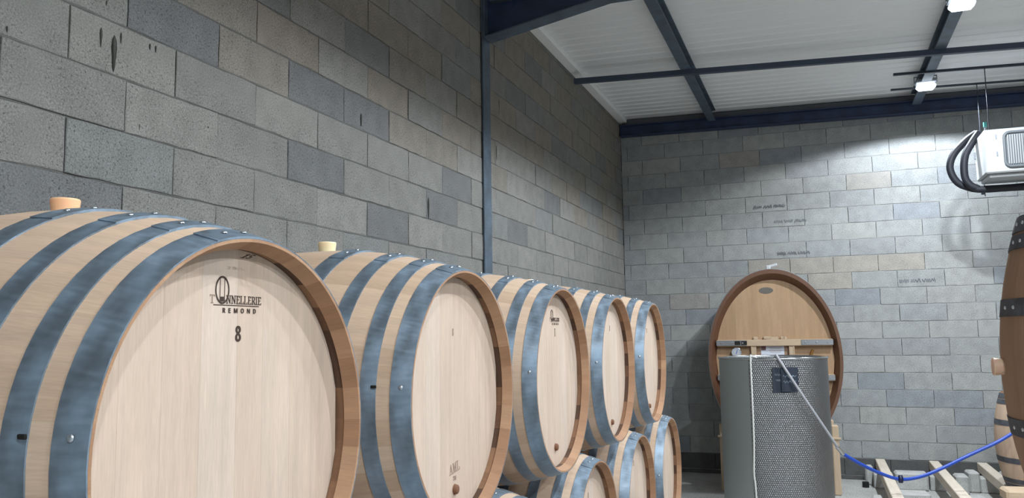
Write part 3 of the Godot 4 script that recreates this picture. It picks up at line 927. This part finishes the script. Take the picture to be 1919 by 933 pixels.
func foudre() -> void:
	var o := base("oval_cask", Vector3(-0.50, 1.395, -9.86))
	o.rotation.y = deg_to_rad(4.0)
	tag(o, "tall oval oak cask with a hatch frame and dial standing before the back wall", "cask")
	var hl := 0.44
	var A := 0.70        # half width at the front rim
	var K := 1.42        # height over width
	var f := Transform3D(FRONTAL, Vector3.ZERO)
	# body of staves
	var n := 36
	for i in n:
		var st := begin()
		var prof := []
		for k in 9:
			var t := lerpf(-1.0, 1.0, k / 8.0)
			prof.append(Vector2(t * hl, A + 0.015 * (1.0 - t * t) * 1.0))
		lathe(st, prof, 4, TAU * i / n + 0.004, TAU * (i + 1) / n - 0.004, true, K, 1.0, f, Vector2(rng.randf() * 4, rng.randf() * 4))
		var rim := [Vector2(hl - 0.14, A - 0.083), Vector2(hl - 0.012, A - 0.040), Vector2(hl, A - 0.032), Vector2(hl, A)]
		lathe(st, rim, 4, TAU * i / n, TAU * (i + 1) / n, false, K, 1.0, f, Vector2(rng.randf() * 4, rng.randf() * 4))
		put("stave", st.commit(), M.foudre_rim, o)
	var rear := begin()
	lathe(rear, [Vector2(-hl + 0.08, 0.0), Vector2(-hl + 0.08, A - 0.06), Vector2(-hl, A - 0.05), Vector2(-hl, A)], 40, 0, TAU, false, K, 1.0, f)
	put("rear_head", rear.commit(), M.foudre_head[0], o)
	var hr := A - 0.078
	var z := -hr
	var turn := Transform3D(Basis(Vector3.UP, -PI / 2), Vector3(0, 0, 0))
	while z < hr - 0.001:
		var e := minf(z + rng.randf_range(0.10, 0.15), hr)
		if hr - e < 0.05: e = hr
		put("head_board", make_board(z, e, hr, K, hl - 0.12), M.foudre_head[rng.randi() % 3], o, turn)
		z = e
	for p in [[hl - 0.012, hl - 0.08], [hl - 0.16, hl - 0.22], [-hl + 0.012, -hl + 0.08], [-hl + 0.16, -hl + 0.22]]:
		var st := begin()
		var a := minf(p[0], p[1])
		var c := maxf(p[0], p[1])
		var ra := A + 0.015 * (1.0 - (a / hl) * (a / hl))
		var rc := A + 0.015 * (1.0 - (c / hl) * (c / hl))
		lathe(st, [Vector2(a, ra), Vector2(a, ra + 0.004), Vector2(c, rc + 0.004), Vector2(c, rc)], 72, 0, TAU, false, K, 1.0, f)
		put("hoop", st.commit(), M.inox, o)
	var F := hl - 0.12   # z of the head's face
	var st := begin()
	lathe(st, [Vector2(0, 0.077), Vector2(0.004, 0.075), Vector2(0.004, 0.0)], 28, 0, TAU, false, 0.46, 1.0, Transform3D(FRONTAL, Vector3(-0.055, 0.765, F)))
	put("maker_plate", st.commit(), M.plate, o)
	# hatch frame: two bars, two posts
	for q in [[0.185, 0.60], [-0.195, 0.60]]:
		st = begin()
		cbox(st, Transform3D(Basis(), Vector3(0.0, q[0], F + 0.04)), Vector3(1.22, 0.072, 0.08), 0.005)
		var bar := put("hatch_bar", st.commit(), M.timber, o)
		for s in [-1.0, 1.0]:
			st = begin()
			cbox(st, Transform3D(Basis(), Vector3(s * 0.45, q[0], F + 0.084)), Vector3(0.33, 0.058, 0.006), 0.002)
			for k in 3: lathe(st, [Vector2(0.0, 0.012), Vector2(0.008, 0.010), Vector2(0.008, 0)], 8, 0, TAU, false, 1, 1, Transform3D(FRONTAL, Vector3(s * (0.33 + k * 0.115), q[0], F + 0.087)))
			var pl := put("steel_strap", st.commit(), M.inox, bar)
			if s < 0.0 and q[0] > 0.0:
				st = begin()
				for k in 2: cbox(st, Transform3D(Basis(), Vector3(-0.385 + k * 0.07, q[0], F + 0.089)), Vector3(0.062, 0.044, 0.006), 0.004)
				put("strap_slot", st.commit(), M.nail, bar)
	for px in [-0.215, 0.185]:
		st = begin()
		cbox(st, Transform3D(Basis(), Vector3(px, 0.0, F + 0.035)), Vector3(0.058, 0.31, 0.06), 0.005)
		cbox(st, Transform3D(Basis(), Vector3(px - 0.022 * signf(px) * -1.0, 0.0, F + 0.066)), Vector3(0.012, 0.31, 0.008), 0.002)
		put("hatch_post", st.commit(), M.timber, o)
	st = begin()
	cbox(st, Transform3D(Basis(), Vector3(-0.015, 0.0, F + 0.012)), Vector3(0.34, 0.31, 0.02), 0.004)
	put("hatch_door", st.commit(), M.darkened_timber, o)
	for q in [[-0.19, 0.235, 0.05], [-0.065, 0.238, 0.085], [0.005, 0.232, 0.09], [0.09, 0.236, 0.035], [0.125, 0.234, 0.03]]:
		st = begin()
		cbox(st, Transform3D(Basis(Vector3(0, 0, 1), rng.randf_range(-0.12, 0.12)), Vector3(q[0], q[1], F + 0.035)), Vector3(q[2], 0.034, 0.05), 0.006)
		put("wedge", st.commit(), M.timber, o)
	# dial
	st = begin()
	var dx := Transform3D(FRONTAL, Vector3(-0.40, 0.082, F))
	lathe(st, [Vector2(0, 0.020), Vector2(0.05, 0.020), Vector2(0.05, 0.054), Vector2(0.075, 0.056), Vector2(0.078, 0.051)], 28, 0, TAU, false, 1, 1, dx)
	var dial := put("thermometer", st.commit(), M.chrome, o)
	st = begin()
	lathe(st, [Vector2(0.074, 0.052), Vector2(0.074, 0.0)], 28, 0, TAU, false, 1, 1, dx)
	put("dial_face", st.commit(), M.white, dial)
	st = begin()
	for k in 9:
		var a := deg_to_rad(-130.0 + k * 32.0)
		cbox(st, Transform3D(Basis(Vector3(0, 0, 1), -a), dx.origin + Vector3(sin(a) * 0.038, cos(a) * 0.038, 0.0748)), Vector3(0.004, 0.010, 0.001), 0.0002)
	cbox(st, Transform3D(Basis(Vector3(0, 0, 1), -0.35), dx.origin + Vector3(0.003, 0.006, 0.0755)), Vector3(0.006, 0.052, 0.001), 0.0002)
	put("needle", st.commit(), M.hose_blue, dial)
	# tap
	st = begin()
	tube(st, [Vector3(0.385, 0.055, F), Vector3(0.385, 0.055, F + 0.08), Vector3(0.385, 0.05, F + 0.11)], 0.014)
	tube(st, [Vector3(0.375, 0.04, F + 0.09), Vector3(0.385, 0.07, F + 0.095), Vector3(0.40, 0.105, F + 0.10)], 0.017)
	put("tap", st.commit(), M.brass, o)
	# fitting on the top
	st = begin()
	cbox(st, Transform3D(Basis(), Vector3(-0.02, A * K + 0.022, hl - 0.06)), Vector3(0.05, 0.05, 0.05), 0.008)
	cbox(st, Transform3D(Basis(Vector3(0, 0, 1), 0.25), Vector3(0.035, A * K + 0.045, hl - 0.06)), Vector3(0.08, 0.03, 0.035), 0.006)
	put("top_valve", st.commit(), M.white, o)
	# a printed sheet pinned to the hatch
	st = begin()
	cbox(st, Transform3D(Basis(), Vector3(0.0, 0.07, 0.0)), Vector3(0.245, 0.16, 0.0015), 0.0002)
	var page := put("paper_sheet", st.commit(), M.paper)
	page.transform = o.transform * Transform3D(Basis(), Vector3(-0.015, 0, F + 0.0235))
	tag(page, "printed white sheet fixed to the hatch of the oval cask", "paper")
	st = begin()
	cbox(st, Transform3D(Basis(), Vector3(-0.095, 0.125, 0.001)), Vector3(0.05, 0.045, 0.0008), 0.0002)
	put("printed_picture", st.commit(), M.print, page)
	st = begin()
	for k in 4: cbox(st, Transform3D(Basis(), Vector3(0.03, 0.135 - k * 0.018, 0.001)), Vector3(0.14 - 0.02 * (k % 2), 0.004, 0.0008), 0.0001)
	put("printed_lines", st.commit(), M.faint, page)
	# wooden cradle
	var cr := base("cask_cradle", Vector3(-0.50, FLOOR, -9.86))
	cr.rotation.y = deg_to_rad(4.0)
	tag(cr, "wooden cradle with upright posts under the oval cask, beside the steel tank", "cradle")
	for zz in [-0.25, 0.3]:
		st = begin()
		cbox(st, Transform3D(Basis(), Vector3(0, 0.265, zz)), Vector3(1.09, 0.22, 0.10), 0.006)
		put("cross_beam", st.commit(), M.timber, cr)
		for s in [-1.0, 1.0]:
			st = begin()
			cbox(st, Transform3D(Basis(), Vector3(s * 0.585, 0.37, zz)), Vector3(0.075, 0.74, 0.09), 0.012)
			var post := put("post", st.commit(), M.timber, cr)
			st = begin()
			cbox(st, Transform3D(Basis(), Vector3(s * 0.585, 0.60, zz + 0.055)), Vector3(0.115, 0.022, 0.02), 0.004)
			put("batten", st.commit(), M.timber, post)

func tank() -> void:
	var c := Vector3(-0.44, FLOOR, -8.40)
	var R := 0.505
	var H := 1.51
	var o := base("steel_tank", c)
	tag(o, "cylindrical stainless steel wine tank with dimpled sheet in front of the oval cask", "tank")
	var up := Transform3D(UPRIGHT, Vector3.ZERO)
	# in UPRIGHT the angle 0 is -z, 90 degrees -x, 180 degrees +z
	var split := deg_to_rad(158.0)
	var st := begin()
	lathe(st, [Vector2(0.06, R), Vector2(H - 0.012, R)], 72, split, split + TAU - deg_to_rad(75.0), false, 1, 1, up)
	put("dimpled_wall", st.commit(), M.inox_dimple, o)
	st = begin()
	lathe(st, [Vector2(0.06, R + 0.001), Vector2(H - 0.012, R + 0.001)], 24, split - deg_to_rad(75.0), split, false, 1, 1, up)
	put("smooth_wall", st.commit(), M.inox_plain, o)
	st = begin()
	var pr := []
	for k in 9:
		var a := TAU * k / 8
		pr.append(Vector2(H - 0.006 + 0.009 * cos(a), R + 0.003 + 0.009 * sin(a)))
	pr.reverse()
	lathe(st, pr, 72, 0, TAU, true, 1, 1, up)
	put("rolled_rim", st.commit(), M.chrome, o)
	st = begin()
	lathe(st, [Vector2(H - 0.10, R - 0.004), Vector2(H - 0.10, 0.12), Vector2(H - 0.06, 0.10), Vector2(H - 0.06, 0.0)], 48, 0, TAU, false, 1, 1, up)
	put("floating_lid", st.commit(), M.inox_plain, o)
	st = begin()
	lathe(st, [Vector2(0.06, 0.0), Vector2(0.06, R)], 48, 0, TAU, false, 1, 1, up)
	put("tank_bottom", st.commit(), M.inox_plain, o)
	for k in 3:
		st = begin()
		var a := TAU * k / 3 + 0.4
		tube(st, [Vector3(cos(a) * 0.42, 0, sin(a) * 0.42), Vector3(cos(a) * 0.42, 0.07, sin(a) * 0.42)], 0.025)
		put("foot", st.commit(), M.inox, o)
	# slates hung on the front
	var slate := func(deg: float, y0: float, w: float, h: float, lift: float, label: String, strokes: Array) -> void:
		var a := deg_to_rad(deg)
		var out := Vector3(sin(a), 0, cos(a))
		var t := Transform3D(Basis(Vector3.UP, a), c + out * (R + lift) + Vector3(0, y0, 0))
		var s2 := begin()
		cbox(s2, Transform3D(), Vector3(w, h, 0.006), 0.002)
		var p := put("chalk_slate", s2.commit(), M.slate, self, t)
		tag(p, label, "slate")
		s2 = begin()
		for q in strokes:
			var pts := []
			for k in 14: pts.append(Vector3(q[0] + q[2] * k / 13.0, q[1] + sin(k * q[3]) * q[4], 0.0034))
			tube(s2, pts, 0.0016, 4)
		put("chalk_writing", s2.commit(), M.chalk, p)
	slate.call(11.2, 1.31, 0.16, 0.225, 0.010, "dark blue slate on the steel tank, the left one tucked behind", [[-0.06, 0.05, 0.07, 1.9, 0.012], [-0.05, 0.0, 0.04, 1.4, 0.010]])
	slate.call(18.7, 1.317, 0.155, 0.22, 0.022, "dark blue slate with chalk writing on the steel tank, the right one in front", [[-0.062, 0.03, 0.10, 1.7, 0.010], [-0.060, -0.02, 0.115, 2.1, 0.012], [0.01, 0.03, 0.05, 1.2, 0.006]])
	# white cord hanging over the rim
	st = begin()
	tube(st, smooth_path([Vector3(-0.56, 1.46, -8.02), Vector3(-0.598, 1.478, -7.925), Vector3(-0.607, 1.455, -7.903), Vector3(-0.607, 1.1, -7.905), Vector3(-0.609, 0.70, -7.905), Vector3(-0.620, 0.42, -7.903), Vector3(-0.612, 0.30, -7.90), Vector3(-0.606, 0.0, -7.90)]), 0.009, 6)
	tag(put("white_cord", st.commit(), M.cord), "white cord hanging straight down the front of the steel tank", "cord")
	# pale hose slanting down from the rim, with its blue continuation
	var h := base("transfer_hose", Vector3(-0.36, 1.46, -7.88))
	tag(h, "grey hose slanting across the steel tank and going on as a slack blue hose", "hose")
	var at := -h.position
	st = begin()
	var p1 := []
	for q in smooth_path([Vector3(-0.40, 1.44, -8.02), Vector3(-0.375, 1.480, -7.925), Vector3(-0.355, 1.45, -7.875), Vector3(-0.16, 1.12, -7.84), Vector3(0.06, 0.745, -7.93), Vector3(0.105, 0.66, -7.98)]): p1.append(q + at)
	tube(st, p1, 0.0125, 8)
	put("grey_tube", st.commit(), M.hose_grey, h)
	st = begin()
	tube(st, [Vector3(0.095, 0.675, -7.97) + at, Vector3(0.15, 0.60, -8.02) + at], 0.017, 10)
	put("metal_coupling", st.commit(), M.chrome, h)
	st = begin()
	var p2 := []
	for q in smooth_path([Vector3(0.145, 0.605, -8.015), Vector3(0.30, 0.50, -8.12), Vector3(0.47, 0.405, -8.25), Vector3(0.63, 0.345, -8.37), Vector3(0.80, 0.36, -8.46), Vector3(1.0, 0.435, -8.54), Vector3(1.22, 0.54, -8.62), Vector3(1.47, 0.665, -8.66), Vector3(1.60, 0.74, -8.70)]): p2.append(q + at)
	tube(st, p2, 0.0155, 10)
	put("blue_tube", st.commit(), M.hose_blue, h)
	st = begin()
	lathe(st, [Vector2(-0.022, 0.018), Vector2(-0.016, 0.036), Vector2(0.016, 0.036), Vector2(0.022, 0.018)], 16, 0, TAU, true, 1, 1, Transform3D(Basis(), Vector3(0.63, 0.347, -8.365) + at))
	put("blue_coupling", st.commit(), M.coupling, h)

func upright(c: Node3D, bung_turn: float) -> void:
	c.basis = Basis(Vector3(0, 1, 0), Vector3(-1, 0, 0), Vector3(0, 0, 1)).rotated(Vector3.UP, bung_turn) * Basis.from_scale(c.scale)

func pallet(at: Vector3, label: String, h := 0.144, w := 1.0) -> void:
	var o := base("wooden_pallet", at)
	tag(o, label, "pallet")
	for k in 5: put("deck_board", box_mesh(Vector3(w, 0.022, 0.13 * w), 0.002), M.timber, o, Transform3D(Basis(), Vector3(0, h - 0.011, (-0.42 + k * 0.21) * w)))
	for k in 3: put("runner", box_mesh(Vector3(0.09, h - 0.022, 0.97 * w), 0.003), M.timber, o, Transform3D(Basis(), Vector3((-0.44 + k * 0.44) * w, (h - 0.022) / 2, 0)))

func right_side() -> void:
	# timber rails laid on concrete blocks towards the back wall
	var n := 0
	for p in [[0.592, "pale timber rail on concrete blocks, left one by the steel tank"], [1.155, "pale timber rail on concrete blocks, middle one under the blue hose"], [1.640, "pale timber rail on concrete blocks, right one beside the upright barrels"], [2.15, "pale timber rail under the upright barrels, hidden behind the right one"], [2.70, "pale timber rail under the upright barrels, out of frame at the right"]]:
		var st := begin()
		cbox(st, Transform3D(Basis(), Vector3(p[0], 0.155, -8.95)), Vector3(0.10, 0.10, 3.3), 0.006)
		tag(put("timber_rail", st.commit(), M.rail), p[1], "timber", "timber rails on the floor")
		for z in [-10.22, -7.6]:
			var w := 0.20
			st = begin()
			cbox(st, Transform3D(Basis(), Vector3(p[0], 0.0275, z)), Vector3(w, 0.153, 0.2), 0.008)
			tag(put("support_block", st.commit(), M.pale_block), "grey concrete block under a timber rail, %s" % (["left rail", "middle rail", "right rail", "fourth rail", "outermost rail"][n] + (" by the back wall" if z < -9 else " at its front end")), "block", "blocks under the timber rails")
		n += 1
	# loose pale blocks lying between the rails
	for p in [[0.87, 0.045, -10.16, 0.33, 0.19, 0.20, 0.03, "white block lying between the left and middle timber rails"], [0.455, 0.06, -10.33, 0.08, 0.22, 0.10, 0.0, "narrow white block standing left of the left timber rail"], [1.475, 0.06, -10.20, 0.11, 0.22, 0.2, 0.1, "grey block standing left of the right timber rail"], [1.90, 0.05, -10.3, 0.29, 0.20, 0.2, 0.0, "pale block behind the right timber rail near the upright barrels"], [1.345, 0.05, -10.05, 0.125, 0.2, 0.2, 0.05, "rounded white block touching the middle timber rail"], [0.80, 0.0, -9.45, 0.34, 0.10, 0.22, 0.1, "low white slab on the floor in front of the blocks"], [0.47, -0.01, -9.25, 0.10, 0.08, 0.12, 0.0, "small white block on the floor beside the left rail"], [1.32, 0.0, -9.3, 0.3, 0.1, 0.25, 0.25, "broken pale slab on the floor right of the middle rail"]]:
		var st := begin()
		cbox(st, Transform3D(Basis(Vector3.UP, p[6]), Vector3(p[0], p[1], p[2])), Vector3(p[3], p[4], p[5]), 0.018)
		tag(put("loose_block", st.commit(), M.pale_block), p[7], "block", "loose pale blocks")
	# dark drain fitting
	var st := begin()
	lathe(st, [Vector2(-0.03, 0.02), Vector2(-0.03, 0.035), Vector2(0.03, 0.035), Vector2(0.03, 0.0)], 12, 0, TAU, false, 1, 1, Transform3D(UPRIGHT, Vector3(0.405, FLOOR + 0.03, -10.15)))
	tag(put("pipe_cap", st.commit(), M.black), "small black cap on the floor beside the narrow white block", "cap")
	# a plank across the rails
	st = begin()
	cbox(st, Transform3D(Basis(Vector3.UP, 0.10), Vector3(2.04, 0.256, -8.45)), Vector3(1.20, 0.10, 0.22), 0.02)
	tag(put("loose_plank", st.commit(), M.timber), "thick pale plank with rounded edges lying across the timber rails at the right edge", "plank")
	# upright barrels
	var hoops := [[0.0, 0.046], [0.052, 0.092], [0.222, 0.268]]
	var a := make_barrel(M.hoop_dark, hoops)
	a.name = numbered("upright_barrel", self)
	a.scale = Vector3.ONE * 1.06
	upright(a, 0.0)
	a.position = Vector3(0.868, 1.600, -2.66)
	dress(a, "oak barrel standing upright close by at the right edge, its shade put into the colour, pale bung in its side", "upright barrels", 3)
	for k in a.get_children():
		if String(k.name).begins_with("stave"): k.set_surface_override_material(0, M.darkened_timber)  # stave colour darkened to stand for the shade on this barrel
	var low: Node3D = a.duplicate()
	low.name = numbered("upright_barrel", self)
	add_child(low, true)
	low.position = Vector3(0.868, FLOOR + 0.168 + 0.424, -2.66)
	dress(low, "oak barrel standing upright under the close one, below the frame", "upright barrels", 2)
	pallet(Vector3(0.868, FLOOR, -2.66), "wooden pallet on the floor under the upright barrels, below the frame", 0.168)
	pallet(Vector3(0.868, FLOOR + 0.168 + 0.848, -2.66), "wooden pallet between the two stacked upright barrels, below the frame", 1.176 - (FLOOR + 0.168 + 0.848), 0.64)
	var spots := [[Vector3(1.925, 0.651, -9.05), "light oak barrel standing upright on the timber rails by the back wall, lower right", 1.1]]
	for s in spots:
		var c: Node3D = a.duplicate()
		c.name = numbered("upright_barrel", self)
		add_child(c, true)
		c.scale = Vector3.ONE * s[2]
		upright(c, 2.4)
		c.position = s[0]
		dress(c, s[1], "upright barrels", 2)

func cooling_unit() -> void:
	# evaporator hung from the ceiling
	var x0 := 1.60
	var x1 := 3.0
	var z0 := -9.42
	var z1 := -8.92
	var y0 := 3.20
	var y1 := 3.63
	var o := base("cooling_unit", Vector3((x0 + x1) / 2, y0, (z0 + z1) / 2))
	tag(o, "white ceiling-hung cooling unit with round-cornered fan grilles at upper right", "cooling unit")
	var b := -o.position
	var st := begin()
	at_box(st, Vector3(x0, y0, z0) + b, Vector3(x1, y1, z1) + b, 0.012)
	put("casing", st.commit(), M.white, o)
	st = begin()
	at_box(st, Vector3(x0 + 0.03, y0 - 0.035, z0 + 0.03) + b, Vector3(x1 - 0.03, y0, z1 - 0.05) + b, 0.01)
	put("drip_tray", st.commit(), M.white, o)
	st = begin()
	at_box(st, Vector3(x0 + 0.06, y1, z1 - 0.30) + b, Vector3(x0 + 0.18, y1 + 0.025, z1 - 0.16) + b, 0.006)
	put("top_bracket", st.commit(), M.white, o)
	for k in 2:
		var gx := x0 + 0.17 + k * 0.60
		st = begin()
		# frame with rounded corners
		var path := []
		var gw := 0.52
		var gh := 0.335
		for q in [[1, 1, 0.0], [-1, 1, 90.0], [-1, -1, 180.0], [1, -1, 270.0]]:
			for j in 5:
				var a := deg_to_rad(q[2] + j * 22.5)
				path.append(Vector3(gx + gw / 2 + q[0] * (gw / 2 - 0.05) + cos(a) * 0.05, y0 + 0.05 + gh / 2 + q[1] * (gh / 2 - 0.05) + sin(a) * 0.05, z1 + 0.012) + b)
		path.append(path[0])
		tube(st, path, 0.014, 8)
		at_box(st, Vector3(gx + 0.012, y0 + 0.062, z1 - 0.001) + b, Vector3(gx + gw - 0.012, y0 + 0.05 + gh - 0.012, z1 + 0.004) + b, 0.002)
		var g := put("grille", st.commit(), M.grille, o)
		for j in 24:
			var sx := gx + 0.03 + j * 0.02
			put("slat", box_mesh(Vector3(0.007, gh - 0.05, 0.010), 0.001), M.white, g, Transform3D(Basis(), Vector3(sx, y0 + 0.05 + gh / 2, z1 + 0.014) + b))
	st = begin()
	for p in [[x0 + 0.10, y1 - 0.10], [x0 + 0.10, y1 - 0.27]]:
		at_box(st, Vector3(p[0], p[1], z1) + b, Vector3(p[0] + 0.012, p[1] + 0.045, z1 + 0.006) + b, 0.001)
	at_box(st, Vector3(x0 - 0.014, y1 - 0.20, z0 + 0.02) + b, Vector3(x0, y1 - 0.12, z0 + 0.05) + b, 0.003)
	put("latch", st.commit(), M.lamp_case, o)
	st = begin()
	tube(st, [Vector3(x0 + 0.09, y1, z0 + 0.12) + b, Vector3(x0 + 0.09, y1 + 0.12, z0 + 0.12) + b], 0.011)
	tube(st, [Vector3(x0 + 0.03, y1, z0 + 0.12) + b, Vector3(x0 + 0.035, y1 + 0.08, z0 + 0.12) + b], 0.012)
	tube(st, [Vector3(x0 - 0.03, y1 + 0.012, z0 + 0.12) + b, Vector3(x0 + 0.15, y1 + 0.012, z0 + 0.12) + b], 0.012)
	var v := put("service_valve", st.commit(), M.lamp_case, o)
	st = begin()
	tube(st, [Vector3(x0 + 0.09, y1 + 0.11, z0 + 0.12) + b, Vector3(x0 + 0.09, y1 + 0.16, z0 + 0.12) + b], 0.017)
	put("valve_cap", st.commit(), M.teal, v)
	# insulated pipes
	var zz := -9.36
	var loops := [[Vector3(1.62, 3.70, zz), Vector3(1.52, 3.63, zz), Vector3(1.40, 3.50, zz), Vector3(1.355, 3.36, zz), Vector3(1.40, 3.22, zz), Vector3(1.50, 3.145, zz), Vector3(1.66, 3.11, zz), Vector3(2.1, 3.115, zz), Vector3(3.1, 3.115, zz)],
		[Vector3(1.63, 3.69, zz + 0.076), Vector3(1.56, 3.59, zz + 0.076), Vector3(1.49, 3.46, zz + 0.076), Vector3(1.47, 3.30, zz + 0.076), Vector3(1.49, 3.19, zz + 0.076), Vector3(1.57, 3.12, zz + 0.076), Vector3(1.74, 3.10, zz + 0.076), Vector3(3.1, 3.10, zz + 0.076)]]
	for k in 2:
		st = begin()
		tube(st, smooth_path(loops[k], 7), 0.036, 12)
		tag(put("insulated_pipe", st.commit(), M.foam), ["black insulated pipe looping out widest left of the cooling unit", "black insulated pipe making the inner, tighter loop left of the cooling unit"][k], "pipe", "insulated pipes of the cooling unit")
	# hanging rods
	var rods := [[Vector3(1.70, 4.33, -9.17), Vector3(1.70, 3.655, -9.17), "thin steel rod holding the front corner of the cooling unit"], [Vector3(1.73, 4.335, -9.788), Vector3(1.73, 3.10, -9.788), "thin steel rod behind the cooling unit reaching below its pipes"], [Vector3(2.9, 4.31, -9.28), Vector3(2.9, 3.62, -9.28), "thin steel rod at the right end of the cooling unit, out of frame"]]
	for r in rods:
		st = begin()
		tube(st, [r[0], r[1]], 0.0045, 6)
		if r[2].contains("behind"): at_box(st, r[1] + Vector3(-0.035, 0.02, -0.015), r[1] + Vector3(-0.005, 0.05, 0.015), 0.003)
		tag(put("hanging_rod", st.commit(), M.rod), r[2], "rod", "rods of the cooling unit")
